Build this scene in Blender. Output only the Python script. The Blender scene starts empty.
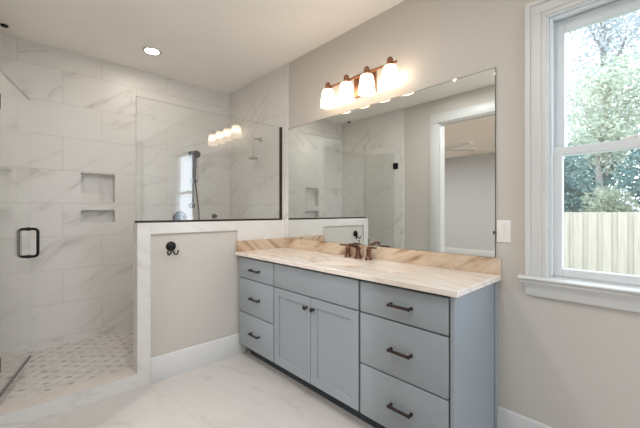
import bpy, bmesh, math, random
from mathutils import Vector, Matrix

C = bpy.context.scene
COL = C.collection
random.seed(7)

# ------------------------------------------------------------------ camera
CAM_A = math.radians(43.18)
F_PX = 327.32
cam_d = bpy.data.cameras.new('camera')
cam = bpy.data.objects.new('camera', cam_d)
COL.objects.link(cam)
cam.location = (0.0, -1.9842, 1.2722)
fwd = Vector((-math.cos(CAM_A), math.sin(CAM_A), 0))
cam.rotation_euler = fwd.to_track_quat('-Z', 'Y').to_euler()
cam_d.sensor_width = 36.0
cam_d.sensor_fit = 'HORIZONTAL'
cam_d.lens = F_PX / 640.0 * 36.0
cam_d.shift_y = -2.26 / 640.0
cam_d.clip_start = 0.01
cam_d.clip_end = 200
C.camera = cam

# ------------------------------------------------------------------ view, world, sun, lights
C.view_settings.view_transform = 'Standard'
C.view_settings.look = 'None'
C.view_settings.gamma = 1.0
C.view_settings.use_curve_mapping = False
C.view_settings.exposure = 0.32
C.cycles.use_denoising = True
C.cycles.max_bounces = 14
C.cycles.diffuse_bounces = 6
C.cycles.glossy_bounces = 8
C.cycles.transparent_max_bounces = 24
C.cycles.sample_clamp_indirect = 6.0

SKY = 4.5
world = bpy.data.worlds.new('world')
C.world = world
world.use_nodes = True
wt = world.node_tree
wt.nodes.clear()
wo = wt.nodes.new('ShaderNodeOutputWorld')
wb = wt.nodes.new('ShaderNodeBackground')
wc = wt.nodes.new('ShaderNodeTexCoord')
ws = wt.nodes.new('ShaderNodeSeparateXYZ')
wr = wt.nodes.new('ShaderNodeValToRGB')
wr.color_ramp.elements[0].position = 0.0
wr.color_ramp.elements[0].color = (0.80, 0.88, 1.0, 1)
wr.color_ramp.elements[1].position = 0.8
wr.color_ramp.elements[1].color = (0.62, 0.80, 1.0, 1)
wt.links.new(wc.outputs['Generated'], ws.inputs[0])
wt.links.new(ws.outputs['Z'], wr.inputs[0])
wt.links.new(wr.outputs[0], wb.inputs[0])
wb.inputs[1].default_value = SKY
wt.links.new(wb.outputs[0], wo.inputs[0])

sun_d = bpy.data.lights.new('sun', 'SUN')
sun_d.energy = 0.4
sun_d.angle = math.radians(3)
sun_d.color = (1.0, 0.96, 0.88)
sun = bpy.data.objects.new('sun', sun_d)
COL.objects.link(sun)
sun.rotation_euler = Vector((0.35, 0.75, -1.0)).to_track_quat('-Z', 'Y').to_euler()   # from behind the house

def portal(name, loc, rot, sx, sy):
    d = bpy.data.lights.new(name, 'AREA')
    d.shape = 'RECTANGLE'
    d.size, d.size_y = sx, sy
    d.cycles.is_portal = True
    o = bpy.data.objects.new(name, d)
    COL.objects.link(o)
    o.location, o.rotation_euler = loc, rot
    return o

portal('window_portal', (0.04, 0.20, 1.60), (math.pi / 2, 0, math.pi), 0.95, 1.4)

portal('end_window_portal', (2.40, -0.665, 1.39), (math.pi / 2, 0, math.pi / 2), 1.07, 2.18)  # serves the added window in the end wall

LAMP = 5.3          # vanity shades
CAN = 320.0          # shower downlight and the added fill cans, bathroom
FILL_BED = 560.0      # added fill cans, bedroom

# ------------------------------------------------------------------ material helpers
def srgb(r, g, b):
    def f(c):
        c /= 255.0
        return c / 12.92 if c <= 0.04045 else ((c + 0.055) / 1.055) ** 2.4
    return (f(r), f(g), f(b), 1.0)

class NT:
    def __init__(self, name):
        self.m = bpy.data.materials.new(name)
        self.m.use_nodes = True
        self.t = self.m.node_tree
        self.t.nodes.clear()
        self.out = self.t.nodes.new('ShaderNodeOutputMaterial')
    def n(self, kind, **kw):
        x = self.t.nodes.new('ShaderNode' + kind)
        for k, v in kw.items():
            setattr(x, k, v)
        return x
    def l(self, a, b):
        self.t.links.new(a, b)
    def math(self, op, a, b=None, clamp=False):
        x = self.n('Math', operation=op)
        x.use_clamp = clamp
        for i, v in enumerate((a, b)):
            if v is None:
                continue
            if isinstance(v, (int, float)):
                x.inputs[i].default_value = v
            else:
                self.l(v, x.inputs[i])
        return x.outputs[0]
    def mix(self, fac, a, b, blend='MIX'):
        x = self.n('Mix', data_type='RGBA', blend_type=blend)
        for s, v in ((x.inputs[0], fac), (x.inputs[6], a), (x.inputs[7], b)):
            if isinstance(v, (int, float, tuple)):
                s.default_value = v
            else:
                self.l(v, s)
        return x.outputs[2]
    def ramp(self, fac, pts):
        x = self.n('ValToRGB')
        e = x.color_ramp.elements
        while len(e) < len(pts):
            e.new(0.5)
        for i, (p, c) in enumerate(pts):
            e[i].position = p
            e[i].color = c if isinstance(c, tuple) else (c, c, c, 1)
        self.l(fac, x.inputs[0])
        return x.outputs[0]
    def bsdf(self, color, rough=0.5, metal=0.0, spec=0.5):
        p = self.n('BsdfPrincipled')
        if isinstance(color, tuple):
            p.inputs['Base Color'].default_value = color
        else:
            self.l(color, p.inputs['Base Color'])
        if isinstance(rough, (int, float)):
            p.inputs['Roughness'].default_value = rough
        else:
            self.l(rough, p.inputs['Roughness'])
        p.inputs['Metallic'].default_value = metal
        p.inputs['Specular IOR Level'].default_value = spec
        self.l(p.outputs[0], self.out.inputs[0])
        return p
    def pos(self):
        return self.n('NewGeometry').outputs['Position']

def plain(name, rgb, rough=0.5, metal=0.0, spec=0.5, var=0.03, scale=8.0, bump=0.0):
    k = NT(name)
    no = k.n('TexNoise')
    no.inputs['Scale'].default_value = scale
    no.inputs['Detail'].default_value = 3
    k.l(k.pos(), no.inputs['Vector'])
    c = srgb(*rgb)
    lo = tuple(v * (1 - var) for v in c[:3]) + (1,)
    hi = tuple(min(1, v * (1 + var)) for v in c[:3]) + (1,)
    p = k.bsdf(k.ramp(no.outputs[0], [(0.3, lo), (0.7, hi)]), rough, metal, spec)
    if bump:
        n2 = k.n('TexNoise')
        n2.inputs['Scale'].default_value = 220
        k.l(k.pos(), n2.inputs['Vector'])
        b = k.n('Bump')
        b.inputs['Strength'].default_value = bump
        b.inputs['Distance'].default_value = 0.002
        k.l(n2.outputs[0], b.inputs['Height'])
        k.l(b.outputs[0], p.inputs['Normal'])
    return k.m

def veins(k, vec, w=None, scale=1.1, angle=0.65, axis='Z'):
    """thin diagonal stone veins and soft clouds; returns (vein 0..1, cloud 0..1)"""
    mp = k.n('Mapping')
    mp.inputs['Rotation'].default_value = (0, 0, angle)
    k.l(vec, mp.inputs['Vector'])
    sc = k.n('Mapping')
    sc.inputs['Scale'].default_value = (0.42, 1.5, 1.0)
    k.l(mp.outputs[0], sc.inputs['Vector'])
    outs = []
    for (s, d, dist, wo_) in ((scale, 4, 1.2, 0.0), (scale * 1.9, 5, 1.6, 7.7)):
        no = k.n('TexNoise', noise_dimensions='4D')
        no.inputs['Scale'].default_value = s
        no.inputs['Detail'].default_value = d
        no.inputs['Roughness'].default_value = 0.55
        no.inputs['Distortion'].default_value = dist
        k.l(sc.outputs[0], no.inputs['Vector'])
        if w is not None:
            k.l(k.math('ADD', w, wo_), no.inputs['W'])
        else:
            no.inputs['W'].default_value = wo_
        outs.append(no.outputs[0])
    v = k.math('ABSOLUTE', k.math('SUBTRACT', outs[0], 0.5))
    v1 = k.ramp(v, [(0.0, 1.0), (0.008, 0.5), (0.028, 0.0)])
    msk = k.ramp(outs[1], [(0.42, 0.0), (0.62, 1.0)])
    v1 = k.math('MULTIPLY', v1, msk)
    cl = k.ramp(outs[1], [(0.3, 0.0), (0.75, 1.0)])
    return v1, cl

def planar(k, a, b, da=0.0, db=0.0):
    s = k.n('SeparateXYZ')
    k.l(k.pos(), s.inputs[0])
    c = k.n('CombineXYZ')
    k.l(k.math('ADD', s.outputs[a], da), c.inputs[0])
    k.l(k.math('ADD', s.outputs[b], db), c.inputs[1])
    return c.outputs[0]

def tile_mat(name, a, b, da, db, bw, rh, base, vein, cloud, joint, rough=0.4, mort=0.0020, angle=-0.6, vs=1.0, vfac=0.5):
    k = NT(name)
    vec = planar(k, a, b, da, db)
    br = k.n('TexBrick', offset=0.5, offset_frequency=2)
    br.inputs['Color1'].default_value = (0, 0, 0, 1)
    br.inputs['Color2'].default_value = (1, 1, 1, 1)
    br.inputs['Mortar'].default_value = (0.5, 0.5, 0.5, 1)
    br.inputs['Scale'].default_value = 1.0
    br.inputs['Mortar Size'].default_value = mort
    br.inputs['Mortar Smooth'].default_value = 0.1
    br.inputs['Brick Width'].default_value = bw
    br.inputs['Row Height'].default_value = rh
    k.l(vec, br.inputs['Vector'])
    w = k.math('MULTIPLY', br.outputs['Color'], 37.0)
    v, cl = veins(k, vec, w, scale=vs, angle=angle)
    c = k.mix(k.math('MULTIPLY', cl, 0.35), srgb(*base), srgb(*cloud))
    c = k.mix(k.math('MULTIPLY', v, vfac), c, srgb(*vein))
    c = k.mix(br.outputs['Fac'], c, srgb(*joint))
    r = k.math('ADD', k.math('MULTIPLY', br.outputs['Fac'], 0.5), rough)
    p = k.bsdf(c, r)
    bp = k.n('Bump', invert=True)
    bp.inputs['Strength'].default_value = 0.35
    bp.inputs['Distance'].default_value = 0.002
    k.l(br.outputs['Fac'], bp.inputs['Height'])
    k.l(bp.outputs[0], p.inputs['Normal'])
    return k.m

def marble_mat(name, base, vein, cloud, rough=0.16, scale=1.6, vfac=0.5, a=1, b=2, angle=0.65):
    k = NT(name)
    s = k.n('SeparateXYZ')
    k.l(k.pos(), s.inputs[0])
    c0 = k.n('CombineXYZ')
    k.l(k.math('ADD', s.outputs[0], s.outputs[1]), c0.inputs[0])
    k.l(k.math('ADD', s.outputs[2], k.math('MULTIPLY', s.outputs[0], 0.4)), c0.inputs[1])
    v, cl = veins(k, c0.outputs[0], None, scale=scale, angle=angle)
    c = k.mix(k.math('MULTIPLY', cl, 0.5), srgb(*base), srgb(*cloud))
    c = k.mix(k.math('MULTIPLY', v, vfac), c, srgb(*vein))
    k.bsdf(c, rough)
    return k.m

def glass_mat(name, tint, tint_amount=1.0):
    """thin sheet: clear transmission plus a mirror reflection that grows at grazing angles"""
    k = NT(name)
    tr = k.n('BsdfTransparent')
    tr.inputs[0].default_value = tint
    gl = k.n('BsdfGlossy')
    gl.inputs['Roughness'].default_value = 0.0
    gl.inputs[0].default_value = (1, 1, 1, 1)
    lw = k.n('LayerWeight')
    lw.inputs['Blend'].default_value = 0.5
    f = k.math('ADD', k.math('MULTIPLY', k.math('POWER', lw.outputs['Facing'], 5.0), 0.92), 0.072)
    mx = k.n('MixShader')
    k.l(f, mx.inputs[0])
    k.l(tr.outputs[0], mx.inputs[1])
    k.l(gl.outputs[0], mx.inputs[2])
    k.l(mx.outputs[0], k.out.inputs[0])
    return k.m

def emit_mat(name, rgb, strength):
    k = NT(name)
    e = k.n('Emission')
    e.inputs[0].default_value = rgb
    e.inputs[1].default_value = strength
    k.l(e.outputs[0], k.out.inputs[0])
    return k.m

# ------------------------------------------------------------------ materials
M = {}
M['paint'] = plain('greige_wall_paint', (203, 197, 189), 0.6, spec=0.3, var=0.012, scale=3, bump=0.08)
M['ceiling'] = plain('ceiling_paint', (250, 246, 240), 0.7, spec=0.2, var=0.01, scale=3)
M['trim'] = plain('white_trim_paint', (212, 211, 208), 0.35, var=0.01)
M['vinyl'] = plain('white_window_vinyl', (220, 223, 224), 0.35, var=0.01)
TB, TV, TC, TJ = (226, 223, 219), (168, 160, 153), (219, 215, 210), (204, 197, 189)
M['tile_back'] = tile_mat('back_wall_marble_tile', 1, 2, 7.056, -2.55 + 3.0, 0.60, 0.30, TB, TV, TC, TJ)
M['tile_side'] = tile_mat('side_wall_marble_tile', 0, 2, 9.13, -2.55 + 3.0, 0.62, 0.30, TB, TV, TC, TJ)
M['tile_plain'] = marble_mat('marble_trim_tile', (226, 223, 219), (180, 172, 164), (216, 211, 205))
M['floor'] = tile_mat('floor_marble_tile', 0, 1, 9.2, 0.87 + 6.0, 0.62, 0.30, (208, 202, 197), (168, 159, 151), (193, 186, 180), (182, 175, 169), rough=0.2, mort=0.0016, angle=-0.35, vs=1.5, vfac=0.38)
M['curb_cap'] = marble_mat('tan_stone_cap', (214, 205, 196), (196, 182, 168), (204, 192, 181), scale=5)

def mosaic():
    k = NT('shower_floor_mosaic')
    vec = planar(k, 1, 0, 6.0, 8.0)
    br = k.n('TexBrick', offset=0.5, offset_frequency=2)
    br.inputs['Color1'].default_value = (0, 0, 0, 1)
    br.inputs['Color2'].default_value = (1, 1, 1, 1)
    br.inputs['Scale'].default_value = 1.0
    br.inputs['Mortar Size'].default_value = 0.002
    br.inputs['Brick Width'].default_value = 0.050
    br.inputs['Row Height'].default_value = 0.025
    k.l(vec, br.inputs['Vector'])
    s = k.n('SeparateXYZ')
    k.l(vec, s.inputs[0])
    rv = k.math('DIVIDE', s.outputs[1], 0.058)
    row = k.math('FLOOR', rv)
    u = k.math('FRACT', k.math('ADD', k.math('DIVIDE', s.outputs[0], 0.125), k.math('MULTIPLY', row, 0.5)))
    du = k.math('LESS_THAN', k.math('ABSOLUTE', k.math('SUBTRACT', u, 0.5)), 0.14)
    dv = k.math('LESS_THAN', k.math('ABSOLUTE', k.math('SUBTRACT', k.math('FRACT', rv), 0.5)), 0.2)
    wn = k.n('TexNoise')
    wn.inputs['Scale'].default_value = 14
    k.l(vec, wn.inputs['Vector'])
    dot = k.math('MULTIPLY', k.math('MULTIPLY', du, dv), k.ramp(wn.outputs[0], [(0.38, 0.1), (0.56, 0.75)]))
    tone = k.ramp(br.outputs['Color'], [(0.0, srgb(204, 198, 192)), (0.5, srgb(218, 212, 206)), (1.0, srgb(226, 221, 216))])
    c = k.mix(br.outputs['Fac'], tone, srgb(206, 198, 190))
    c = k.mix(dot, c, srgb(128, 121, 118))
    k.bsdf(c, 0.4)
    return k.m
M['mosaic'] = mosaic()

def counter(name, angle, strong):
    k = NT(name)
    s = k.n('SeparateXYZ')
    k.l(k.pos(), s.inputs[0])
    c0 = k.n('CombineXYZ')
    k.l(k.math('ADD', s.outputs[0], k.math('MULTIPLY', s.outputs[1], 0.35 if strong else 0.3)), c0.inputs[0])
    k.l(k.math('ADD', s.outputs[1], s.outputs[2]), c0.inputs[1])
    mp = k.n('Mapping')
    mp.inputs['Rotation'].default_value = (0, 0, angle)
    k.l(c0.outputs[0], mp.inputs['Vector'])
    mp2 = k.n('Mapping')
    mp2.inputs['Scale'].default_value = (0.9, 4.2, 1)
    k.l(mp.outputs[0], mp2.inputs['Vector'])
    no = k.n('TexNoise')
    no.inputs['Scale'].default_value = 2.0
    no.inputs['Detail'].default_value = 7
    no.inputs['Roughness'].default_value = 0.6
    no.inputs['Distortion'].default_value = 1.1
    k.l(mp2.outputs[0], no.inputs['Vector'])
    if strong:
        pts = [(0.30, srgb(138, 108, 84)), (0.38, srgb(176, 146, 118)), (0.47, srgb(204, 180, 154)), (0.58, srgb(216, 197, 174)), (0.72, srgb(194, 170, 144))]
    else:
        pts = [(0.28, srgb(200, 176, 156)), (0.40, srgb(222, 207, 193)), (0.52, srgb(235, 226, 217)), (0.64, srgb(226, 212, 198)), (0.76, srgb(206, 185, 166))]
    k.bsdf(k.ramp(no.outputs[0], pts), 0.12)
    return k.m
M['counter'] = counter('cream_brown_stone', 0.25, False)
M['splash'] = counter('brown_veined_stone', -0.42, True)

M['cabinet'] = plain('blue_grey_cabinet_paint', (151, 158, 163), 0.38, var=0.01, scale=4)
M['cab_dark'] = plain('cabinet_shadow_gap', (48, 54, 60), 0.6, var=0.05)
M['bronze'] = plain('oil_rubbed_bronze', (66, 54, 50), 0.35, metal=0.7, var=0.15, scale=40)
M['black'] = plain('black_metal', (26, 22, 21), 0.35, metal=0.4, var=0.1)
M['channel'] = plain('dark_bronze_channel', (52, 36, 30), 0.4, metal=0.5, var=0.1)
M['copper'] = plain('warm_bronze_faucet', (112, 82, 64), 0.28, metal=0.85, var=0.15, scale=30)
M['lampmetal'] = plain('antique_bronze_fixture', (146, 102, 76), 0.35, metal=0.8, var=0.12, scale=30)
M['nickel'] = plain('brushed_nickel', (200, 196, 188), 0.3, metal=0.9, var=0.05)
M['steel'] = plain('dark_steel', (110, 112, 116), 0.3, metal=0.9, var=0.05)
M['porcelain'] = plain('white_porcelain', (232, 220, 204), 0.12, var=0.01)
M['plate'] = plain('white_plastic', (236, 234, 229), 0.35, var=0.01)
M['glass'] = glass_mat('clear_shower_glass', (0.978, 0.986, 0.981, 1))
M['pane'] = glass_mat('window_pane_glass', (0.97, 0.98, 0.98, 1))
M['edge'] = plain('polished_glass_edge', (196, 197, 188), 0.3, var=0.02)
M['mirror_edge'] = plain('dark_mirror_edge', (92, 100, 92), 0.4, var=0.02)
M['mirror'] = NT('silvered_mirror')
M['mirror'].bsdf(srgb(236, 240, 238), 0.0, 1.0)
M['mirror'] = M['mirror'].m
def shade_mat():
    k = NT('glowing_frosted_shade')
    sp = k.n('SeparateXYZ')
    k.l(k.pos(), sp.inputs[0])
    h = k.math('DIVIDE', k.math('SUBTRACT', sp.outputs[2], 2.132), 0.136)   # bulb sits in the middle of the shade
    st = k.ramp(h, [(0.0, 0.30), (0.22, 0.42), (0.5, 1.0), (0.75, 0.85), (1.0, 0.35)])
    e = k.n('Emission')
    k.l(k.ramp(h, [(0.0, (1.0, 0.76, 0.54, 1)), (0.5, (1.0, 0.84, 0.66, 1)), (1.0, (1.0, 0.72, 0.48, 1))]), e.inputs[0])
    k.l(k.math('MULTIPLY', st, LAMP * 1.5), e.inputs[1])
    k.l(e.outputs[0], k.out.inputs[0])
    return k.m
M['shade'] = shade_mat()
M['can_lens'] = emit_mat('glowing_downlight_lens', (0.95, 0.97, 1.0, 1), CAN)  # for the added bathroom fill lights
M['can_lens_shower'] = emit_mat('glowing_shower_downlight_lens', (1.0, 0.91, 0.79, 1), CAN * 0.28)
M['can_lens_bed'] = emit_mat('cool_downlight_lens', (0.97, 0.98, 1.0, 1), FILL_BED)  # for the added bedroom fill lights
M['bed_paint'] = plain('grey_bedroom_paint', (198, 199, 199), 0.6, var=0.01)
M['bed_floor'] = plain('bedroom_floorboards', (170, 150, 130), 0.4, var=0.1)
M['exterior'] = plain('outer_siding', (210, 208, 202), 0.7)

def wood():
    k = NT('weathered_pale_fence_wood')
    mp = k.n('Mapping')
    mp.inputs['Scale'].default_value = (9, 9, 0.7)
    k.l(k.pos(), mp.inputs['Vector'])
    no = k.n('TexNoise')
    no.inputs['Scale'].default_value = 3
    no.inputs['Detail'].default_value = 4
    k.l(mp.outputs[0], no.inputs['Vector'])
    vo = k.n('TexVoronoi')
    vo.inputs['Scale'].default_value = 3.2
    k.l(k.pos(), vo.inputs['Vector'])
    kn = k.ramp(vo.outputs['Distance'], [(0.03, 1.0), (0.09, 0.0)])
    c = k.ramp(no.outputs[0], [(0.3, srgb(164, 153, 135)), (0.7, srgb(178, 166, 148))])
    c = k.mix(k.math('MULTIPLY', kn, 0.45), c, srgb(150, 130, 104))
    k.bsdf(c, 0.8)
    return k.m
M['fence'] = wood()

def leaf_mat(name, a, b, trans=0.4):
    k = NT(name)
    no = k.n('TexNoise')
    no.inputs['Scale'].default_value = 2.2
    no.inputs['Detail'].default_value = 3
    k.l(k.pos(), no.inputs['Vector'])
    c = k.ramp(no.outputs[0], [(0.35, srgb(*a)), (0.65, srgb(*b))])
    d = k.n('BsdfDiffuse')
    t = k.n('BsdfTranslucent')
    k.l(c, d.inputs[0])
    k.l(c, t.inputs[0])
    mx = k.n('MixShader')
    mx.inputs[0].default_value = trans
    k.l(d.outputs[0], mx.inputs[1])
    k.l(t.outputs[0], mx.inputs[2])
    k.l(mx.outputs[0], k.out.inputs[0])
    return k.m
M['leaf_grey'] = leaf_mat('grey_green_leaves', (158, 164, 164), (186, 189, 189))
M['leaf_pale'] = leaf_mat('pale_green_leaves', (158, 168, 144), (192, 196, 176))
M['leaf_teal'] = leaf_mat('blue_green_leaves', (92, 120, 118), (134, 156, 146))
M['leaf_shrub'] = leaf_mat('olive_shrub_leaves', (132, 138, 116), (168, 170, 146))
M['bark'] = plain('grey_bark', (132, 126, 118), 0.9, var=0.2, scale=6)
M['lawn'] = plain('lawn_grass', (122, 124, 98), 0.9, var=0.2, scale=4)

# ------------------------------------------------------------------ mesh helpers
class MB:
    def __init__(self):
        self.bm = bmesh.new()
    def _join(self, b):
        me = bpy.data.meshes.new('tmp')
        b.to_mesh(me)
        b.free()
        self.bm.from_mesh(me)
        bpy.data.meshes.remove(me)
    def box(self, x0, x1, y0, y1, z0, z1, bev=0.0, seg=2, M4=None):
        b = bmesh.new()
        bmesh.ops.create_cube(b, size=1.0)
        for v in b.verts:
            v.co = Vector(((x0 + x1) / 2 + v.co.x * (x1 - x0), (y0 + y1) / 2 + v.co.y * (y1 - y0), (z0 + z1) / 2 + v.co.z * (z1 - z0)))
        if bev:
            bmesh.ops.bevel(b, geom=b.edges[:], offset=bev, segments=seg, affect='EDGES', profile=0.5)
        if M4 is not None:
            bmesh.ops.transform(b, matrix=M4, verts=b.verts[:])
        self._join(b)
        return self
    def cyl(self, p0, p1, r0, r1=None, n=16):
        r1 = r0 if r1 is None else r1
        return self.lathe(p0, p1, [(0, 0), (r0, 0), (r1, 1), (0, 1)], n)
    def lathe(self, p0, p1, prof, n=24, close=True):
        """prof: (radius, t) with t the fraction of the way p0 -> p1"""
        p0, p1 = Vector(p0), Vector(p1)
        ax = (p1 - p0)
        L = ax.length
        q = ax.normalized().to_track_quat('Z', 'Y')
        rings = []
        for r, t in prof:
            c = p0 + ax * t
            if r <= 1e-6:
                rings.append([self.bm.verts.new(c)])
            else:
                rings.append([self.bm.verts.new(c + q @ Vector((r * math.cos(2 * math.pi * i / n), r * math.sin(2 * math.pi * i / n), 0))) for i in range(n)])
        for a, b in zip(rings, rings[1:]):
            for i in range(n):
                j = (i + 1) % n
                if len(a) == 1 and len(b) == 1:
                    continue
                if len(a) == 1:
                    self.bm.faces.new((a[0], b[i], b[j]))
                elif len(b) == 1:
                    self.bm.faces.new((a[i], b[0], a[j]))
                else:
                    self.bm.faces.new((a[i], b[i], b[j], a[j]))
        return self
    def tube(self, pts, r, n=10, caps=True):
        pts = [Vector(p) for p in pts]
        rs = r if isinstance(r, (list, tuple)) else [r] * len(pts)
        rings = []
        up = None
        for i, p in enumerate(pts):
            d = (pts[min(i + 1, len(pts) - 1)] - pts[max(i - 1, 0)]).normalized()
            if up is None:
                up = Vector((0, 0, 1)) if abs(d.z) < 0.9 else Vector((1, 0, 0))
            s = d.cross(up).normalized()
            up = s.cross(d).normalized()
            rings.append([self.bm.verts.new(p + (s * math.cos(2 * math.pi * k / n) + up * math.sin(2 * math.pi * k / n)) * rs[i]) for k in range(n)])
        for a, b in zip(rings, rings[1:]):
            for i in range(n):
                j = (i + 1) % n
                self.bm.faces.new((a[i], a[j], b[j], b[i]))
        if caps:
            self.bm.faces.new(rings[0][::-1])
            self.bm.faces.new(rings[-1])
        return self
    def prism(self, poly, axis, a0, a1):
        """poly in the two other axes (in x,y,z order), extruded along axis"""
        def mk(p, a):
            v = list(p)
            v.insert(axis, a)
            return self.bm.verts.new(v)
        A = [mk(p, a0) for p in poly]
        B = [mk(p, a1) for p in poly]
        n = len(poly)
        self.bm.faces.new(A[::-1])
        self.bm.faces.new(B)
        for i in range(n):
            j = (i + 1) % n
            self.bm.faces.new((A[i], A[j], B[j], B[i]))
        return self
    def ball(self, c, r, sx=1, sy=1, sz=1):
        b = bmesh.new()
        bmesh.ops.create_uvsphere(b, u_segments=16, v_segments=10, radius=r)
        for v in b.verts:
            v.co = Vector(c) + Vector((v.co.x * sx, v.co.y * sy, v.co.z * sz))
        self._join(b)
        return self
    def build(self, name, mat, parent=None, smooth=True, origin=None):
        bmesh.ops.recalc_face_normals(self.bm, faces=self.bm.faces[:])
        org = Vector((0, 0, 0))
        chain = parent
        while chain is not None:
            org = org + chain.location
            chain = chain.parent
        loc = Vector((0, 0, 0))
        if parent is None and origin is not None:
            loc = Vector(origin)
        off = org + loc
        for v in self.bm.verts:
            v.co -= off
        me = bpy.data.meshes.new(name)
        self.bm.to_mesh(me)
        self.bm.free()
        if smooth:
            me.polygons.foreach_set('use_smooth', [True] * len(me.polygons))
            me.set_sharp_from_angle(angle=math.radians(35))
        me.materials.append(mat)
        o = bpy.data.objects.new(name, me)
        COL.objects.link(o)
        o.location = loc
        if parent is not None:
            o.parent = parent
        return o

def thing(name, label, cat, loc, group=None, kind=None):
    o = bpy.data.objects.new(name, None)
    COL.objects.link(o)
    o.location = loc
    o['label'] = label
    o['category'] = cat
    if group:
        o['group'] = group
    if kind:
        o['kind'] = kind
    return o

def tag(o, label, cat, group=None, kind=None):
    o['label'] = label
    o['category'] = cat
    if group:
        o['group'] = group
    if kind:
        o['kind'] = kind
    return o

def struct(o, label=None, cat=None):
    o['kind'] = 'structure'
    if label:
        o['label'] = label
        o['category'] = cat
    return o

def sbox(name, mat, *b, label=None, cat='wall', bev=0.0):
    return struct(MB().box(*b, bev=bev).build(name, mat), label, cat)

# ------------------------------------------------------------------ room constants
XB = -3.75      # shower back wall face
YF = -2.07      # wall behind the camera
XE = 2.2        # far end wall
H = 2.74
HX0, HX1 = -2.735, -2.62     # half wall thickness (front face HX1)
HY = -1.33                   # its free end

# ------------------------------------------------------------------ shell
sbox('floor', M['floor'], XB - 0.25, XE, YF - 0.12, 0.0, -0.12, 0.0, label='pale marble look floor tiles across the bathroom', cat='floor')
sbox('ceiling', M['ceiling'], XB - 0.25, XE + 0.1, YF - 0.12, 0.15, H, H + 0.12, label='smooth off white bathroom ceiling', cat='ceiling')
sbox('floor_shower', M['mosaic'], XB, HX0 - 0.01, YF, 0.0, 0.0, 0.07, label='shower floor of small beige mosaic with dark accents', cat='floor')

WX0, WX1, WZ0, WZ1 = -0.425, 0.505, 0.925, 2.268     # window opening
wr_ = MB()
wr_.box(XB - 0.25, WX0, 0.0, 0.15, 0, H)
wr_.box(WX1, XE, 0.0, 0.15, 0, H)
wr_.box(WX0, WX1, 0.0, 0.15, 0, WZ0)
wr_.box(WX0, WX1, 0.0, 0.15, WZ1, H)
struct(wr_.build('wall_right', M['paint'], smooth=False), 'greige painted wall with the vanity mirror and window', 'wall')
sbox('wall_shower', M['tile_side'], XB, -2.565, -0.012, 0.0, 0, H, label='marble tiled shower side wall beside the mirror wall', cat='wall')

wb_ = MB()
ys = [YF, -1.52, -1.247, 0.0]
zs = [0, 1.171, 1.288, 1.364, 1.638, H]
for i in range(3):
    for j in range(5):
        if i == 1 and j in (1, 3):
            wb_.box(XB - 0.16, XB - 0.09, ys[i], ys[i + 1], zs[j], zs[j + 1])
        else:
            wb_.box(XB - 0.16, XB, ys[i], ys[i + 1], zs[j], zs[j + 1])
struct(wb_.build('wall_back', M['tile_back'], smooth=False), 'marble tiled shower back wall with two recessed niches', 'wall')

# wall behind the camera: tiled in the shower, painted beyond, with the bedroom doorway
DX0, DX1, DZ = -2.045, -1.135, 2.43
wf = MB()
wf.box(XB - 0.16, DX0, YF - 0.12, YF, 0, H)
wf.box(DX1, XE, YF - 0.12, YF, 0, H)
wf.box(DX0, DX1, YF - 0.12, YF, DZ, H)
struct(wf.build('wall_front', M['paint'], smooth=False), 'greige wall around the bedroom doorway, seen in the mirror', 'wall')
sbox('wall_shower_front', M['tile_side'], XB, -2.565, YF, YF + 0.012, 0, H, label='marble tiled shower wall that carries the glass door', cat='wall')
we = MB()
EY0, EY1, EZ0, EZ1 = -1.20, -0.13, 0.30, 2.48
we.box(XE, XE + 0.12, YF - 0.12, EY0, 0, H)
we.box(XE, XE + 0.12, EY1, 0.15, 0, H)
we.box(XE, XE + 0.12, EY0, EY1, 0, EZ0)
we.box(XE, XE + 0.12, EY0, EY1, EZ1, H)
struct(we.build('wall_end', M['paint'], smooth=False))
w2 = MB()  # window added in the unseen end wall to let in more daylight
for y0, y1, z0, z1 in ((EY0, EY0 + 0.05, EZ0, EZ1), (EY1 - 0.05, EY1, EZ0, EZ1), (EY0, EY1, EZ0, EZ0 + 0.05), (EY0, EY1, EZ1 - 0.05, EZ1), (EY0, EY1, 1.60, 1.64)):
    w2.box(XE + 0.03, XE + 0.07, y0, y1, z0, z1, 0.003, 1)
for y0, y1, z0, z1 in ((EY0 - 0.09, EY0, EZ0 - 0.09, EZ1 + 0.09), (EY1, EY1 + 0.09, EZ0 - 0.09, EZ1 + 0.09), (EY0, EY1, EZ0 - 0.09, EZ0), (EY0, EY1, EZ1, EZ1 + 0.09)):
    w2.box(XE - 0.02, XE, y0, y1, z0, z1, 0.003, 1)
w2 = struct(w2.build('window_2', M['vinyl']))
MB().box(XE + 0.048, XE + 0.052, EY0 + 0.04, EY1 - 0.04, EZ0 + 0.04, EZ1 - 0.04).build('pane', M['pane'], w2)

# ------------------------------------------------------------------ half wall with tile border
hw = MB().box(HX0 + 0.012, HX1 - 0.014, HY + 0.012, 0.0, 0.0, 1.178)
half = struct(hw.build('wall_partition', M['paint'], smooth=False), 'painted half wall with marble border under the shower glass', 'wall')
tb = MB()
tb.box(HX0, HX1, HY, HY + 0.012, 0.0, 1.19, 0.0015, 1)                 # end face
tb.box(HX1 - 0.014, HX1, HY + 0.012, -1.241, 0.0, 1.19, 0.0015, 1)       # upright border
tb.box(HX1 - 0.014, HX1, -1.241, -0.529, 1.106, 1.19, 0.0015, 1)       # border along the top
tb.box(HX1 - 0.014, HX1, -0.529, -0.012, 0.90, 1.19, 0.0015, 1)        # tile above the side splash
tb.box(HX0, HX1 - 0.014, HY + 0.012, -0.012, 1.178, 1.19)                # top
tb.build('trim', M['tile_plain'], half, smooth=False)
tb = MB().box(HX0, HX0 + 0.012, HY + 0.012, -0.012, 0.0, 1.178)
tb.build('shower_side_tile', M['tile_back'], half, smooth=False)

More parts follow.
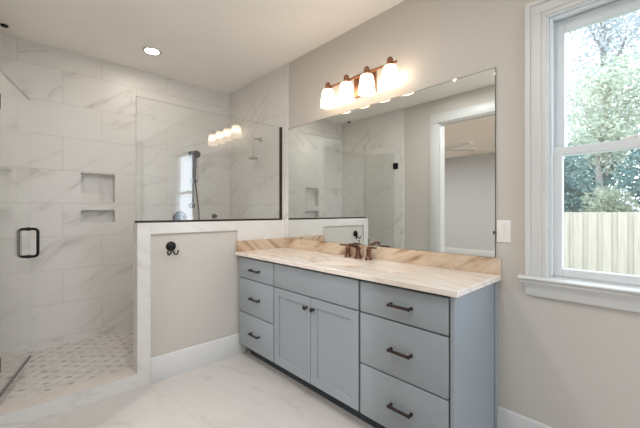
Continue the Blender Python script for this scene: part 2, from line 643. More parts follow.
# curb with stone cap
cb = MB().box(HX0, HX1, YF + 0.012, HY, 0.0, 0.102)
curb = struct(cb.build('shower_curb', M['tile_plain'], smooth=False), 'white marble shower curb with tan stone top', 'curb')
MB().box(HX0 - 0.004, HX1 + 0.001, YF + 0.012, HY, 0.102, 0.109, 0.002, 1).build('cap', M['curb_cap'], curb)

# ------------------------------------------------------------------ baseboards
def base_profile(t, h):
    return [(0, 0), (t, 0), (t, h - 0.035), (t * 0.72, h - 0.028), (t * 0.66, h - 0.012), (t * 0.3, h - 0.003), (0, h)]
BH = 0.185
b = MB().prism([(HX1 - 0.014 + p[0], p[1]) for p in base_profile(0.016, BH)], 1, -1.2405, -0.45)
struct(b.build('baseboard_partition', M['trim']), 'tall white baseboard along the half wall', 'baseboard')
b = MB().prism([(-p[0], p[1]) for p in base_profile(0.016, BH)], 0, -0.655, XE)
struct(b.build('baseboard_right', M['trim']), 'white baseboard under the window beside the vanity', 'baseboard')
b = MB()
b.prism([(YF + p[0], p[1]) for p in base_profile(0.016, BH)], 0, -2.55, -2.16)
b.prism([(YF + p[0], p[1]) for p in base_profile(0.016, BH)], 0, -1.02, XE)
struct(b.build('baseboard_front', M['trim']))

# ------------------------------------------------------------------ doorway casing to the bedroom
dc = MB()
for y0, y1 in ((YF, YF + 0.02), (YF - 0.14, YF - 0.12)):
    dc.box(DX0 - 0.115, DX0 + 0.005, y0, y1, 0, DZ - 0.005, 0.004)
    dc.box(DX1 - 0.005, DX1 + 0.115, y0, y1, 0, DZ - 0.005, 0.004)
    dc.box(DX0 - 0.115, DX1 + 0.115, y0, y1, DZ - 0.005, DZ + 0.115, 0.004)
dc.box(DX0, DX0 + 0.018, YF - 0.12, YF, 0, DZ)
dc.box(DX1 - 0.018, DX1, YF - 0.12, YF, 0, DZ)
dc.box(DX0, DX1, YF - 0.12, YF, DZ - 0.018, DZ)
struct(dc.build('door_1', M['trim']), 'white cased bedroom doorway seen in the mirror', 'doorway')

# bedroom beyond the doorway
BY = -7.73
HB = 2.91
BX0, BX1 = -6.2, 0.6
sbox('floor_bedroom', M['bed_floor'], BX0, BX1, BY, YF - 0.12, -0.12, 0.0)
sbox('ceiling_bedroom', M['ceiling'], BX0 - 0.1, BX1 + 0.1, BY - 0.1, YF - 0.12, HB, HB + 0.12)
sbox('wall_bedroom_far', M['bed_paint'], BX0 - 0.1, BX1 + 0.1, BY - 0.1, BY, 0, HB, label='cool grey bedroom wall reflected in the mirror', cat='wall')
sbox('wall_bedroom_left', M['bed_paint'], BX0 - 0.1, BX0, BY, YF - 0.12, 0, HB)
sbox('wall_bedroom_right', M['bed_paint'], BX1, BX1 + 0.1, BY, YF - 0.12, 0, HB)
bd = MB()
bd.box(BX0, DX0 - 0.116, YF - 0.135, YF - 0.12, 0, HB)
bd.box(DX1 + 0.116, BX1, YF - 0.135, YF - 0.12, 0, HB)
bd.box(DX0 - 0.116, DX1 + 0.116, YF - 0.135, YF - 0.12, DZ + 0.116, HB)
struct(bd.build('wall_bedroom_near', M['bed_paint'], smooth=False))
b = MB().prism([(BY + p[0], p[1]) for p in base_profile(0.016, BH)], 0, BX0, BX1)
struct(b.build('baseboard_bedroom', M['trim']))

# ------------------------------------------------------------------ window
win = thing('window_1', 'white double hung window over the fenced garden', 'window', (0.04, 0.0, 0.92), kind='structure')
cs = MB()
for s, xi in ((-1, WX0), (1, WX1)):
    def bx(a, b_, t, z1):
        x0, x1 = sorted((xi + s * a, xi + s * b_))
        cs.box(x0, x1, -t, 0.0, 0.937, z1, 0.002, 1)
    bx(0.0, 0.022, 0.014, WZ1)
    bx(0.022, 0.068, 0.018, WZ1 + 0.022)
    bx(0.068, 0.092, 0.026, WZ1 + 0.092)
xL, xR = WX0 - 0.068, WX1 + 0.068
cs.box(WX0 - 0.022, WX1 + 0.022, -0.014, 0.0, WZ1, WZ1 + 0.022, 0.002, 1)
cs.box(xL, xR, -0.018, 0.0, WZ1 + 0.022, WZ1 + 0.068, 0.002, 1)
cs.box(xL, xR, -0.026, 0.0, WZ1 + 0.068, WZ1 + 0.092, 0.002, 1)
cs.build('casing', M['trim'], win)
jb = MB()
jb.box(WX0, WX0 + 0.008, -0.004, 0.15, WZ0, WZ1)
jb.box(WX1 - 0.008, WX1, -0.004, 0.15, WZ0, WZ1)
jb.box(WX0 + 0.008, WX1 - 0.008, -0.004, 0.15, WZ1 - 0.008, WZ1)
jb.box(WX0 + 0.008, WX0 + 0.022, 0.012, 0.028, 0.94, WZ1 - 0.008, 0.002, 1)
jb.box(WX1 - 0.022, WX1 - 0.008, 0.012, 0.028, 0.94, WZ1 - 0.008, 0.002, 1)
jb.box(WX0 + 0.022, WX1 - 0.022, 0.012, 0.028, WZ1 - 0.022, WZ1 - 0.008, 0.002, 1)
jb.box(WX0 + 0.008, WX1 - 0.008, 0.03, 0.17, WZ0, 0.945)
jb.build('jamb', M['vinyl'], win)
def sash(name, y0, y1, z0, z1, st, rb, rt):
    a, c = WX0 + 0.009, WX1 - 0.009
    m = MB()
    m.box(a, a + st, y0, y1, z0, z1, 0.003, 1)
    m.box(c - st, c, y0, y1, z0, z1, 0.003, 1)
    m.box(a + st - 0.002, c - st + 0.002, y0, y1, z0, z0 + rb, 0.003, 1)
    m.box(a + st - 0.002, c - st + 0.002, y0, y1, z1 - rt, z1, 0.003, 1)
    o = m.build(name, M['vinyl'], win)
    ym = (y0 + y1) / 2
    MB().box(a + st - 0.006, c - st + 0.006, ym - 0.003, ym + 0.003, z0 + rb - 0.006, z1 - rt + 0.006).build('pane', M['pane'], o, smooth=False)
    return o
sash('upper_sash', 0.072, 0.108, 1.560, 2.257, 0.052, 0.040, 0.062)
lo = sash('lower_sash', 0.030, 0.066, 0.946, 1.598, 0.050, 0.040, 0.040)
lk = MB()
lk.box(-0.15, -0.09, 0.034, 0.062, 1.598, 1.606, 0.003, 1)
lk.cyl((-0.12, 0.048, 1.606), (-0.12, 0.048, 1.616), 0.011, n=14)
lk.box(-0.125, -0.085, 0.034, 0.044, 1.608, 1.616, 0.002, 1)
lk.build('latch', M['plate'], lo)
st = MB()
st.prism([(0.03, 0.92), (-0.045, 0.92), (-0.053, 0.924), (-0.055, 0.9285), (-0.053, 0.934), (-0.045, 0.938), (0.03, 0.938)], 0, WX0 - 0.118, WX1 + 0.118)
st.build('stool', M['trim'], win)
# apron: a cove moulding whose ends are returned, narrower at the bottom
ap = MB()
prof = [(0.0, 0.92), (-0.044, 0.92), (-0.044, 0.908), (-0.036, 0.897), (-0.028, 0.884), (-0.023, 0.868), (-0.021, 0.845), (-0.018, 0.838), (0.0, 0.838)]
A, B_ = [], []
for y, z in prof:
    ins = -0.112 + (0.044 + y if y < 0 else 0.044) * 1.0
    if y == 0.0:
        ins = -0.112 if z > 0.9 else -0.086
    A.append(ap.bm.verts.new((WX0 + ins, y, z)))
    B_.append(ap.bm.verts.new((WX1 - ins, y, z)))
ap.bm.faces.new(A)
ap.bm.faces.new(B_[::-1])
for i in range(len(prof)):
    j = (i + 1) % len(prof)
    ap.bm.faces.new((A[i], A[j], B_[j], B_[i]))
ap.build('apron', M['trim'], win)

# ------------------------------------------------------------------ vanity cabinet
VX0, VX1 = -2.612, -0.666
VF = -0.523            # plane of the drawer and door faces
VZ0, VZ1 = 0.107, 0.889
van = thing('vanity_cabinet', 'long blue grey vanity cabinet with six drawers and two shaker doors', 'vanity cabinet', (-1.65, -0.26, 0.0))
cc = MB()
cc.box(VX0, VX1 - 0.02, -0.503, -0.022, VZ0, VZ1 - 0.14)
cc.box(VX0, VX1 - 0.02, -0.503, -0.485, VZ1 - 0.14, VZ1)
cc.box(VX0, VX1 - 0.02, -0.04, -0.022, VZ1 - 0.14, VZ1)
cc.box(VX0, VX0 + 0.02, -0.503, -0.022, VZ1 - 0.14, VZ1)
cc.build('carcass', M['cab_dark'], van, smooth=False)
ep = MB()
ep.box(VX1 - 0.02, VX1, -0.521, -0.030, 0.0, VZ1 - 0.001, 0.0015, 1)
ep.box(VX1 - 0.004, VX1 + 0.009, -0.030, -0.001, 0.0, VZ1 - 0.001, 0.002, 1)
ep.build('end_panel', M['cabinet'], van, smooth=False)
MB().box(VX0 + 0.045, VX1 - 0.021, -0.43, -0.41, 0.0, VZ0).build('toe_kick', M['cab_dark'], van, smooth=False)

def pull(cx, cz, parent, L=0.120):
    m = MB()
    y0 = VF
    for s in (-1, 1):
        m.lathe((cx + s * L / 2, y0 + 0.001, cz), (cx + s * L / 2, y0 - 0.034, cz), [(0, 0), (0.0095, 0), (0.0095, 0.15), (0.0065, 0.3), (0.0065, 0.62), (0.0092, 0.72), (0.0092, 0.95), (0.006, 1), (0, 1)], 14)
    m.tube([(cx - L / 2, y0 - 0.028, cz), (cx + L / 2, y0 - 0.028, cz)], 0.0082, 12)
    return m.build('handle', M['bronze'], parent)

def slab(x0, x1, z0, z1):
    return MB().box(x0, x1, VF, VF + 0.0205, z0, z1, 0.0025, 2)
G = 0.006
banks = [(VX0 + 0.004, -2.083), (-1.218, VX1 - 0.0215 - G)]
rows = [(0.700, 0.872), (0.406, 0.692), (0.112, 0.398)]
for bx0, bx1 in banks:
    for z0, z1 in rows:
        d = slab(bx0, bx1, z0, z1).build('drawer', M['cabinet'], van)
        pull((bx0 + bx1) / 2 + 0.010, (z0 + z1) / 2 - 0.002, d)
cx0, cx1 = -2.071, -1.232
slab(cx0, cx1, 0.700, 0.872).build('false_front', M['cabinet'], van)
mid = (cx0 + cx1) / 2
for k, (a, b_) in enumerate(((cx0, mid - 0.002), (mid + 0.002, cx1))):
    m = MB()
    z0, z1, w = 0.112, 0.692, 0.060
    m.box(a, a + w, VF, VF + 0.0205, z0, z1, 0.002, 1)
    m.box(b_ - w, b_, VF, VF + 0.0205, z0, z1, 0.002, 1)
    m.box(a + w - 0.001, b_ - w + 0.001, VF, VF + 0.0205, z0, z0 + w, 0.002, 1)
    m.box(a + w - 0.001, b_ - w + 0.001, VF, VF + 0.0205, z1 - w, z1, 0.002, 1)
    m.box(a + w - 0.004, b_ - w + 0.004, VF + 0.009, VF + 0.0205, z0 + w - 0.004, z1 - w + 0.004)
    d = m.build('door', M['cabinet'], van)
    kx = b_ - 0.034 if k == 0 else a + 0.034
    MB().lathe((kx, VF + 0.001, 0.622), (kx, VF - 0.032, 0.622), [(0, 0), (0.010, 0), (0.010, 0.08), (0.0055, 0.2), (0.0055, 0.5), (0.011, 0.62), (0.0155, 0.74), (0.0155, 0.86), (0.011, 1), (0, 1)], 18).build('knob', M['bronze'], d)

# ------------------------------------------------------------------ countertop, splashes, sink
CX0, CX1, CY0 = HX1 + 0.001, -0.638, -0.554
CZ0, CZ1 = 0.890, 0.920
top = thing('countertop', 'cream and brown veined stone countertop on top of the blue grey vanity', 'countertop', (-1.64, -0.28, CZ0))
SX, SY, SA, SB = -1.625, -0.30, 0.235, 0.165
m = MB()
n = 48
prof = [(0.004, 0.0), (0.0, 0.004), (0.0, 0.026), (0.004, 0.030)]
ell = [(SX + SA * math.cos(2 * math.pi * i / n), SY + SB * math.sin(2 * math.pi * i / n)) for i in range(n)]
rect = []
for i in range(n):
    c, s = math.cos(2 * math.pi * i / n), math.sin(2 * math.pi * i / n)
    t = min(((CX1 - SX) if c > 0 else (SX - CX0)) / max(abs(c), 1e-9), ((-0.001 - SY) if s > 0 else (SY - CY0)) / max(abs(s), 1e-9))
    rect.append((SX + c * t, SY + s * t))
corners = [(CX1, CY0), (CX1, -0.001), (CX0, -0.001), (CX0, CY0)]
for cxy in corners:            # snap the nearest ring point onto each corner
    j = min(range(n), key=lambda i: (rect[i][0] - cxy[0]) ** 2 + (rect[i][1] - cxy[1]) ** 2)
    rect[j] = cxy
bev = 0.003
def insr(p):
    return (min(max(p[0], CX0), CX1 - bev), max(p[1], CY0 + bev))
rings = []
for pts, z in ((ell, CZ0), (ell, CZ1), ([insr(p) for p in rect], CZ1), (rect, CZ1 - bev), (rect, CZ0 + bev), ([insr(p) for p in rect], CZ0)):
    rings.append([m.bm.verts.new((x, y, z)) for x, y in pts])
rings.append(rings[0])
for a, b_ in zip(rings, rings[1:]):
    for i in range(n):
        j = (i + 1) % n
        m.bm.faces.new((a[i], a[j], b_[j], b_[i]))
m.build('slab', M['counter'], top)
m = MB().box(CX0, -0.8995, -0.021, -0.001, CZ1, 1.0135, 0.0015, 1).box(-0.8985, CX1, -0.021, -0.001, CZ1, 1.0135, 0.0015, 1)
tag(m.build('backsplash', M['splash'], smooth=False, origin=(-1.64, -0.01, CZ1)), 'long low brown veined stone backsplash under the mirror', 'backsplash')
m = MB().box(CX0, CX0 + 0.02, CY0 + 0.012, -0.0215, CZ1, 1.0135, 0.0015, 1)
tag(m.build('side_splash', M['splash'], smooth=False, origin=(CX0, -0.28, CZ1)), 'short brown veined stone side splash against the half wall', 'backsplash')

sink = thing('sink_basin', 'white oval sink sunk into the countertop below the faucet', 'sink', (SX, SY, 0.75))
m = MB()
rings = []
for f, z in ((1.06, 0.8895), (1.0, 0.889), (0.95, 0.86), (0.82, 0.80), (0.5, 0.765), (0.1, 0.758)):
    rings.append([m.bm.verts.new((SX + SA * f * math.cos(2 * math.pi * i / 32), SY + SB * f * math.sin(2 * math.pi * i / 32), z)) for i in range(32)])
for a, b_ in zip(rings, rings[1:]):
    for i in range(32):
        j = (i + 1) % 32
        m.bm.faces.new((a[i], a[j], b_[j], b_[i]))
m.bm.faces.new(rings[-1])
m.build('basin', M['porcelain'], sink)
MB().cyl((SX, SY, 0.7575), (SX, SY, 0.762), 0.028, n=20).build('drain', M['copper'], sink)

# ------------------------------------------------------------------ faucet
fau = thing('faucet', 'bronze widespread faucet with two lever handles behind the sink', 'faucet', (-1.61, -0.078, CZ1))
def bell(x, y, h, r):
    return MB().lathe((x, y, CZ1), (x, y, CZ1 + h), [(0, 0), (r, 0), (r, 0.05), (r * 0.86, 0.12), (r * 0.68, 0.35), (r * 0.58, 0.62), (r * 0.62, 0.78), (r * 0.7, 0.84), (r * 0.7, 0.92), (r * 0.4, 1.0), (0, 1.0)], 22)
for x, s in ((-1.712, -1), (-1.508, 1)):
    hd = bell(x, -0.078, 0.082, 0.029).build('handle_body', M['copper'], fau)
    m = MB()
    m.tube([(x - s * 0.012, -0.078, CZ1 + 0.086), (x + s * 0.02, -0.080, CZ1 + 0.090), (x + s * 0.078, -0.088, CZ1 + 0.092)], [0.008, 0.0075, 0.0055], 10)
    m.ball((x, -0.078, CZ1 + 0.085), 0.013)
    m.build('lever', M['copper'], hd)
sp = bell(-1.610, -0.078, 0.088, 0.031)
sp.tube([(-1.610, -0.074, CZ1 + 0.078), (-1.610, -0.105, CZ1 + 0.094), (-1.610, -0.150, CZ1 + 0.106), (-1.610, -0.180, CZ1 + 0.108), (-1.610, -0.192, CZ1 + 0.100), (-1.610, -0.195, CZ1 + 0.088)], [0.016, 0.0145, 0.013, 0.012, 0.012, 0.0115], 14)
sp.build('spout', M['copper'], fau)
MB().cyl((-1.610, -0.066, CZ1 + 0.08), (-1.610, -0.066, CZ1 + 0.128), 0.003, n=8).ball((-1.610, -0.066, CZ1 + 0.131), 0.0065).build('lift_rod', M['copper'], fau)

# ------------------------------------------------------------------ wall mirror
MX0, MX1, MZ0, MZ1 = -2.562, -0.668, 1.0145, 2.082
mir = thing('wall_mirror', 'large frameless wall mirror above the vanity backsplash', 'mirror', (-1.6, -0.001, MZ0))
m = MB().box(MX0, MX1, -0.007, -0.001, MZ0, MZ1, 0.001, 1)
m.build('glass_plate', M['mirror'], mir, smooth=False)
MB().box(MX1, MX1 + 0.002, -0.0075, -0.001, MZ0, MZ1 + 0.002).box(MX0, MX1, -0.0075, -0.001, MZ1, MZ1 + 0.002).build('polished_edge', M['mirror_edge'], mir, smooth=False)
for x, z, d in ((-0.900, MZ1, 1), (-2.2, MZ1, 1)):
    MB().box(x - 0.012, x + 0.012, -0.0095, -0.0005, z - 0.010, z + 0.006, 0.002, 1).build('clip', M['nickel'], mir)
MB().box(MX1 - 0.012, MX1 + 0.006, -0.0095, -0.0005, 1.145, 1.163, 0.002, 1).build('clip', M['steel'], mir)
MB().box(MX1 - 0.012, MX1 + 0.006, -0.0095, -0.0005, 2.040, 2.056, 0.002, 1).build('clip', M['nickel'], mir)

# ------------------------------------------------------------------ switch plate
pl = thing('wall_switch', 'white toggle switch plate between mirror and window', 'switch', (-0.622, 0.0, 1.17))
MB().box(-0.661, -0.587, -0.006, 0.0, 1.103, 1.225, 0.003, 2).build('plate', M['plate'], pl)
MB().box(-0.632, -0.616, -0.0075, -0.005, 1.148, 1.180, 0.001, 1).box(-0.628, -0.620, -0.016, -0.006, 1.166, 1.176, 0.002, 1).build('toggle', M['plate'], pl)
for z in (1.133, 1.195):
    MB().cyl((-0.624, -0.0055, z), (-0.624, -0.0072, z), 0.0032, n=10).build('screw', M['nickel'], pl)

# ------------------------------------------------------------------ vanity light
vl = thing('vanity_light', 'bronze bar wall light with four glowing frosted shades above the mirror', 'wall light', (-1.61, -0.001, 2.26))
LY = -0.10
MB().box(-1.702, -1.494, -0.022, -0.0005, 2.170, 2.332, 0.005, 2).build('backplate', M['lampmetal'], vl)
MB().tube([(-1.61, -0.02, 2.285), (-1.61, -0.085, 2.294)], 0.011, 12).build('arm', M['lampmetal'], vl)
m = MB().box(-1.955, -1.262, -0.092, -0.078, 2.286, 2.302, 0.003, 1)
m.build('bar', M['lampmetal'], vl)
for x in (-1.912, -1.710, -1.509, -1.307):
    m = MB().lathe((x, LY, 2.132), (x, LY, 2.268), [(0.058, 0.03), (0.061, 0.0), (0.063, 0.0), (0.0635, 0.05), (0.058, 0.35), (0.0515, 0.7), (0.046, 0.95), (0.042, 1.0), (0, 1.0)], 32)
    sh = m.build('shade', M['shade'], vl)
    MB().lathe((x, LY, 2.266), (x, LY, 2.334), [(0, 0), (0.024, 0), (0.024, 0.35), (0.019, 0.45), (0.022, 0.6), (0.020, 0.8), (0.010, 0.97), (0, 1)], 20).build('collar', M['lampmetal'], vl)

# ------------------------------------------------------------------ recessed ceiling lights
def can(x, y, label, lens, group, r=0.056, H=H):
    t = thing('recessed_light', label, 'ceiling light', (x, y, H), group)
    MB().lathe((x, y, H - 0.007), (x, y, H), [(r, 0.4), (r + 0.004, 0), (r + 0.018, 0.1), (r + 0.026, 1.0)], 32).build('trim_ring', M['trim'], t)
    m = MB()
    c = m.bm.verts.new((x, y, H - 0.004))
    ring = [m.bm.verts.new((x + r * math.cos(i * math.pi / 8), y + r * math.sin(i * math.pi / 8), H - 0.004)) for i in range(16)]
    for i in range(16):
        m.bm.faces.new((c, ring[(i + 1) % 16], ring[i]))
    m.build('lens', lens, t, smooth=False)
    return t
can(-3.229, -1.057, 'round glowing recessed light in the ceiling over the shower', M['can_lens_shower'], 'bathroom recessed lights')
can(-1.70, -1.40, 'round recessed light in the ceiling in front of the vanity', M['can_lens'], 'bathroom recessed lights')  # unseen downlights from here on are added as fill
can(-0.75, -1.75, 'round recessed light in the ceiling near the camera side wall', M['can_lens'], 'bathroom recessed lights')
can(1.50, -1.05, 'round recessed light in the ceiling at the far end of the room', M['can_lens'], 'bathroom recessed lights')
for x, y, lab in ((-4.6, -3.4, 'far corner'), (-1.2, -3.4, 'doorway side'), (-4.6, -5.4, 'outer corner'), (-1.2, -5.4, 'far wall side')):  # out of view, added to brighten the reflected bedroom
    can(x, y, 'cool recessed light in the bedroom ceiling, ' + lab, M['can_lens_bed'], 'bedroom recessed lights', 0.085, HB)

# small dark fitting at the shower corner of the ceiling
m = MB().lathe((-3.575, -2.032, H), (-3.575, -2.032, H - 0.014), [(0, 0), (0.024, 0), (0.024, 0.5), (0.018, 1), (0, 1)], 24)
tag(m.build('ceiling_sensor', M['black'], origin=(-3.575, -2.032, H)), 'small dark round fitting on the ceiling in the shower corner', 'sensor')

# ------------------------------------------------------------------ shower screen on the half wall
sc = thing('shower_screen', 'fixed clear glass sheet in dark channels on the half wall', 'glass screen', (-2.67, -0.66, 1.19))
MB().box(-2.675, -2.665, HY + 0.004, -0.012, 1.196, 2.118, 0.001, 1).build('glass_sheet', M['glass'], sc, smooth=False)
MB().box(-2.675, -2.665, HY + 0.003, HY + 0.004, 1.206, 2.119).box(-2.675, -2.665, HY + 0.004, -0.030, 2.118, 2.119).build('polished_edge', M['edge'], sc, smooth=False)
MB().box(-2.683, -2.657, HY - 0.004, -0.012, 1.190, 1.206, 0.001, 1).build('channel', M['channel'], sc, smooth=False)
MB().box(-2.683, -2.657, -0.030, -0.012, 1.206, 2.120, 0.001, 1).build('channel', M['channel'], sc, smooth=False)

# ------------------------------------------------------------------ shower door, standing open into the shower
HXd, HYd = -2.705, -2.049
FX, FY = -3.318, -1.889
ang = math.atan2(FY - HYd, FX - HXd)
DW = math.hypot(FX - HXd, FY - HYd)
def RD(p):       # door space (along, normal, up) to world
    c, s = math.cos(ang), math.sin(ang)
    return (HXd + p[0] * c - p[1] * s, HYd + p[0] * s + p[1] * c, p[2])
MD = Matrix.Translation((HXd, HYd, 0)) @ Matrix.Rotation(ang, 4, 'Z')
sd = thing('hinged_shower_screen', 'frameless clear glass shower door swung open into the shower', 'shower door', (HXd, HYd, 0.17), kind='thing')
MB().box(0.012, DW, -0.005, 0.005, 0.178, 2.118, 0.001, 1, M4=MD).build('glass_sheet', M['glass'], sd, smooth=False)
MB().box(0.012, DW, -0.005, 0.005, 2.118, 2.120, M4=MD).build('polished_edge', M['edge'], sd, smooth=False)
MB().box(0.012, DW, -0.007, 0.007, 0.168, 0.184, 0.001, 1, M4=MD).build('sweep', M['steel'], sd, smooth=False)
m = MB()
for s in (-1, 1):
    hp = []
    za, zb, off, rr, al = 0.937, 1.143, 0.056, 0.024, DW - 0.045
    hp.append((al, 0, za))
    hp.append((al, s * (off - rr), za))
    for k in range(1, 6):
        a = k / 6 * math.pi / 2
        hp.append((al, s * (off - rr + rr * math.sin(a)), za + rr - rr * math.cos(a)))
    hp.append((al, s * off, za + rr))
    hp.append((al, s * off, zb - rr))
    for k in range(1, 6):
        a = k / 6 * math.pi / 2
        hp.append((al, s * (off - rr + rr * math.cos(a)), zb - rr + rr * math.sin(a)))
    hp.append((al, s * (off - rr), zb))
    hp.append((al, 0, zb))
    m.tube([RD(p) for p in hp], 0.0098, 12)
for z in (za, zb):
    m.cyl(RD((al, -0.012, z)), RD((al, 0.012, z)), 0.0135, n=16)
m.build('handle', M['black'], sd)
for z in (1.93, 0.36):
    m = MB().box(0.002, 0.026, -0.007, 0.007, z - 0.045, z + 0.045, 0.002, 1, M4=MD)
    m.box(HXd - 0.004, HXd + 0.05, YF + 0.0135, YF + 0.020, z - 0.045, z + 0.045, 0.002, 1)
    m.cyl((HXd, HYd, z - 0.045), (HXd, HYd, z + 0.045), 0.0075, n=12)
    m.build('hinge', M['black'], sd)

# ------------------------------------------------------------------ shower fittings
hs = thing('hand_shower_rail', 'slim steel slide rail with hand shower on the back wall behind the glass', 'hand shower', (XB, -0.494, 1.34))
MB().cyl((XB + 0.055, -0.494, 1.32), (XB + 0.055, -0.494, 1.955), 0.011, n=14).build('rail', M['steel'], hs)
for z in (1.34, 1.935):
    MB().cyl((XB, -0.494, z), (XB + 0.055, -0.494, z), 0.013, n=14).cyl((XB, -0.494, z), (XB + 0.008, -0.494, z), 0.032, n=18).ball((XB + 0.058, -0.494, z), 0.024).build('bracket', M['steel'], hs)
MB().box(XB + 0.036, XB + 0.08, -0.52, -0.468, 1.60, 1.645, 0.006, 2).cyl((XB + 0.06, -0.468, 1.622), (XB + 0.06, -0.446, 1.622), 0.012, n=12).build('slider', M['steel'], hs)
m = MB()
m.tube([(XB + 0.085, -0.484, 1.63), (XB + 0.10, -0.488, 1.76), (XB + 0.125, -0.494, 1.90)], [0.012, 0.013, 0.016], 12)
m.lathe((XB + 0.115, -0.494, 1.935), (XB + 0.155, -0.494, 1.905), [(0, 0), (0.03, 0.1), (0.045, 0.6), (0.045, 1), (0, 1)], 20)
m.build('hand_shower', M['steel'], hs)
hp = []
for i in range(15):
    t = i / 14
    hp.append((XB + 0.085 - 0.045 * t, -0.484 + 0.07 * math.sin(t * math.pi / 2), 1.63 - 0.62 * t))
MB().tube(hp, 0.007, 8).build('hose', M['black'], hs)

sv = thing('shower_valve', 'round bronze shower valve on the back wall just above the half wall', 'shower valve', (XB, -0.618, 1.20))
MB().lathe((XB, -0.618, 1.20), (XB + 0.02, -0.618, 1.20), [(0, 0), (0.078, 0), (0.078, 0.3), (0.06, 0.85), (0.03, 1), (0, 1)], 30).build('escutcheon', M['bronze'], sv)
MB().cyl((XB + 0.015, -0.618, 1.20), (XB + 0.06, -0.618, 1.20), 0.02, 0.016, n=16).tube([(XB + 0.05, -0.618, 1.20), (XB + 0.06, -0.618, 1.13)], [0.009, 0.006], 10).build('lever', M['bronze'], sv)
m = MB().lathe((XB, -0.217, 1.22), (XB + 0.05, -0.217, 1.22), [(0, 0), (0.028, 0), (0.028, 0.15), (0.012, 0.3), (0.012, 0.6), (0.02, 0.75), (0.018, 1), (0, 1)], 20)
tag(m.build('shower_outlet', M['bronze'], origin=(XB, -0.217, 1.22)), 'small round bronze outlet on the back wall near the corner', 'shower fitting')

sh = thing('shower_sprayer', 'small pale shower head hanging from a short arm on the tiled side wall', 'shower head', (-3.05, -0.012, 2.06))
m = MB().cyl((-3.05, -0.012, 2.06), (-3.05, -0.02, 2.06), 0.03, n=20)
m.tube([(-3.05, -0.012, 2.06), (-3.05, -0.085, 2.06), (-3.05, -0.10, 2.052), (-3.05, -0.108, 2.03), (-3.05, -0.108, 1.87)], 0.009, 12)
m.build('arm', M['nickel'], sh)
MB().lathe((-3.05, -0.108, 1.875), (-3.05, -0.108, 1.835), [(0, 0), (0.014, 0), (0.018, 0.3), (0.05, 0.6), (0.055, 0.9), (0.05, 1), (0, 1)], 24).build('spray_plate', M['nickel'], sh)

# ------------------------------------------------------------------ robe hook on the half wall
rx = HX1 - 0.014
hy, hz = -1.094, 1.006
rh = thing('robe_hook', 'black double robe hook with round rosette on the half wall', 'hook', (rx, hy, hz))
MB().lathe((rx, hy, hz), (rx + 0.018, hy, hz), [(0, 0), (0.037, 0), (0.037, 0.3), (0.029, 0.8), (0.018, 1), (0, 1)], 26).cyl((rx + 0.012, hy, hz), (rx + 0.034, hy, hz), 0.011, 0.009, n=14).build('rosette', M['black'], rh)
for s in (-1, 1):
    hp = []
    for i in range(14):
        t = i / 13
        a = math.pi * 1.1 * t
        hp.append((rx + 0.028 + 0.020 * t, hy + s * (0.004 + 0.017 * (1 - math.cos(a))), hz - 0.012 - 0.036 * min(1, t * 2.2) - 0.014 * math.sin(a)))
    hp.append((hp[-1][0] + 0.002, hp[-1][1] + s * 0.003, hp[-1][2] + 0.013))
    MB().tube(hp, [0.0052] * 14 + [0.006], 10).build('hook_arm', M['black'], rh)

# ------------------------------------------------------------------ bedroom ceiling fan (reflected)
fx, fy = -2.87, -3.78
fn = thing('ceiling_fan', 'white ceiling fan in the bedroom seen through the doorway', 'ceiling fan', (fx, fy, HB))
MB().cyl((fx, fy, HB), (fx, fy, HB - 0.05), 0.06, 0.05, n=20).cyl((fx, fy, HB - 0.05), (fx, fy, 2.48), 0.012, n=12).build('downrod', M['nickel'], fn)
MB().lathe((fx, fy, 2.50), (fx, fy, 2.36), [(0, 0), (0.05, 0), (0.11, 0.25), (0.11, 0.6), (0.07, 1), (0, 1)], 24).build('motor', M['nickel'], fn)
for k in range(5):
    a = k * 2 * math.pi / 5 + 0.35
    mm = Matrix.Translation((fx, fy, 2.42)) @ Matrix.Rotation(a, 4, 'Z') @ Matrix.Rotation(0.2, 4, 'X')
    MB().box(0.10, 0.66, -0.06, 0.06, -0.004, 0.004, 0.003, 1, M4=mm).build('blade', M['trim'], fn)

# ------------------------------------------------------------------ garden: lawn, fence, shrub, trees
GZ = -0.55
sbox('ground', M['lawn'], -30, 30, 0.16, 45, GZ - 0.2, GZ, label='lawn outside the window', cat='ground')
FYY = 5.6
fe = thing('wooden_fence', 'pale wooden board fence beyond the window', 'fence', (-1.0, FYY, GZ))
rl = MB()
for z in (GZ + 0.25, GZ + 0.95, GZ + 1.6):
    rl.box(-9, 7, FYY + 0.043, FYY + 0.085, z, z + 0.09, 0.004, 1)
rl.build('rails', M['fence'], fe, smooth=False)
pitch = 0.200
nb = 48
x0 = -6.0
for i in range(nb):
    x = x0 + i * pitch
    h = 1.265 + random.uniform(-0.004, 0.004)
    MB().box(x, x + 0.122, FYY, FYY + 0.02, GZ + 0.03, h, 0.003, 1).build('picket', M['fence'], fe, smooth=False)
    MB().box(x + 0.100, x + 0.240, FYY + 0.0215, FYY + 0.0415, GZ + 0.03, h, 0.003, 1).build('picket', M['fence'], fe, smooth=False)

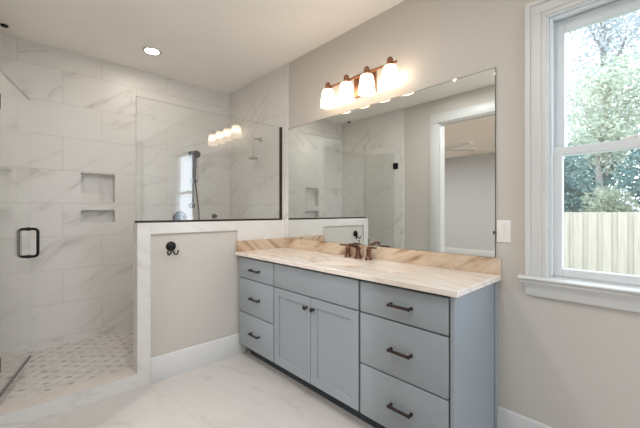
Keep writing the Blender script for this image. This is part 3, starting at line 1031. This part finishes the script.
def crown(name, mat, parent, blobs, n, size, seed):
    rng = random.Random(seed)
    verts, faces = [], []
    off = parent.location
    wts = [b[3] ** 2 for b in blobs]
    for _ in range(n):
        bx, by, bz, br, fl = rng.choices(blobs, wts)[0]
        u = rng.random() ** 0.45
        d = Vector((rng.gauss(0, 1), rng.gauss(0, 1), rng.gauss(0, 1))).normalized()
        c = Vector((bx, by, bz)) + Vector((d.x, d.y, d.z * fl)) * br * u - off
        a = Vector((rng.gauss(0, 1), rng.gauss(0, 1), rng.gauss(0, 0.6))).normalized()
        b = a.cross(Vector((rng.gauss(0, 1), rng.gauss(0, 1), rng.gauss(0, 1)))).normalized()
        s = size * rng.uniform(0.6, 1.3)
        i = len(verts)
        verts += [c - a * s, c + b * s * 0.45, c + a * s, c - b * s * 0.45]
        faces.append((i, i + 1, i + 2, i + 3))
    me = bpy.data.meshes.new(name)
    me.from_pydata([tuple(v) for v in verts], [], faces)
    me.materials.append(mat)
    o = bpy.data.objects.new(name, me)
    COL.objects.link(o)
    o.parent = parent
    return o

def tree(label, x, y, h, r, mat, n, size, seed, group, bare=0.35, branches=7):
    rng = random.Random(seed)
    t = thing('tree', label, 'tree', (x, y, GZ), group)
    blobs = []
    m = MB()
    top_ = GZ + h
    tr = [(x, y, GZ), (x + rng.uniform(-.1, .1), y, GZ + h * 0.3), (x + rng.uniform(-.25, .25), y + rng.uniform(-.2, .2), GZ + h * 0.6), (x + rng.uniform(-.3, .3), y, GZ + h * 0.88)]
    m.tube(tr, [0.05 * r + 0.05, 0.04 * r + 0.04, 0.02 * r + 0.02, 0.012], 8)
    for k in range(branches):
        zf = bare + (0.92 - bare) * k / max(1, branches - 1)
        a = rng.uniform(0, 6.28)
        rr = r * (0.30 + 0.34 * math.sin(math.pi * min(1, (zf - bare) / (1 - bare) + 0.15))) * rng.uniform(0.6, 1.0)
        z0 = GZ + h * zf
        p0 = Vector((x, y, z0 - 0.1 * h))
        p1 = Vector((x + rr * math.cos(a), y + rr * math.sin(a), z0 + 0.05 * h))
        pm = (p0 + p1) / 2 + Vector((rng.uniform(-.15, .15), rng.uniform(-.15, .15), 0.06 * h))
        m.tube([p0, pm, p1], [0.025 * r, 0.016 * r, 0.005], 6)
        blobs.append((p1.x, p1.y, p1.z, r * rng.uniform(0.34, 0.45), 0.8))
        blobs.append((pm.x, pm.y, pm.z, r * rng.uniform(0.40, 0.58), 0.8))
    blobs.append((x, y, top_ - r * 0.4, r * 0.55, 0.8))
    for zf in (bare + 0.12 * (1 - bare), bare + 0.4 * (1 - bare), bare + 0.68 * (1 - bare)):
        blobs.append((x, y, GZ + h * zf, r * 0.78, 0.8))
    m.build('trunk', M['bark'], t)
    crown('crown', mat, t, blobs, n, size, seed + 1)
    return t

GT = 'trees beyond the fence'
tree('tall loose grey green tree with branches against the sky', -1.9, 16.2, 11.6, 3.2, M['leaf_grey'], 11000, 0.085, 11, GT, bare=0.40, branches=14)
tree('pale yellow green tree above the fence in the window centre', -1.15, 9.7, 5.8, 1.5, M['leaf_pale'], 6000, 0.06, 31, GT, bare=0.58, branches=9)
tree('bushy blue green tree low behind the fence left of the shrub', -1.72, 7.8, 3.2, 0.85, M['leaf_teal'], 5500, 0.055, 41, GT, bare=0.3, branches=10)
tree('bushy blue green tree low behind the fence right of the shrub', -0.12, 7.9, 3.4, 0.95, M['leaf_teal'], 6500, 0.055, 43, GT, bare=0.3, branches=11)
tree('blue green tree deep behind the pale tree', -1.5, 12.4, 4.6, 1.7, M['leaf_teal'], 9000, 0.08, 47, GT, bare=0.2)
tree('blue green tree far off to the right beyond the fence', 2.6, 11.0, 5.0, 1.9, M['leaf_teal'], 3600, 0.10, 53, GT, bare=0.25)
tree('blue green tree far off to the left beyond the fence', -5.4, 11.0, 5.2, 1.9, M['leaf_teal'], 3600, 0.10, 59, GT, bare=0.25)
sb = thing('garden_shrub', 'round olive shrub rising just above the fence top', 'shrub', (-0.83, 6.55, GZ))
MB().tube([(-0.83, 6.55, GZ), (-0.82, 6.55, GZ + 0.9), (-0.84, 6.55, GZ + 1.7)], [0.05, 0.035, 0.012], 8).build('trunk', M['bark'], sb)
crown('foliage', M['leaf_shrub'], sb, [(-0.83, 6.55, 1.35, 0.45, 1.0), (-0.68, 6.55, 1.0, 0.36, 1.0), (-1.02, 6.57, 1.0, 0.36, 1.0), (-0.8, 6.5, 0.5, 0.5, 1.0)], 2600, 0.055, 67)
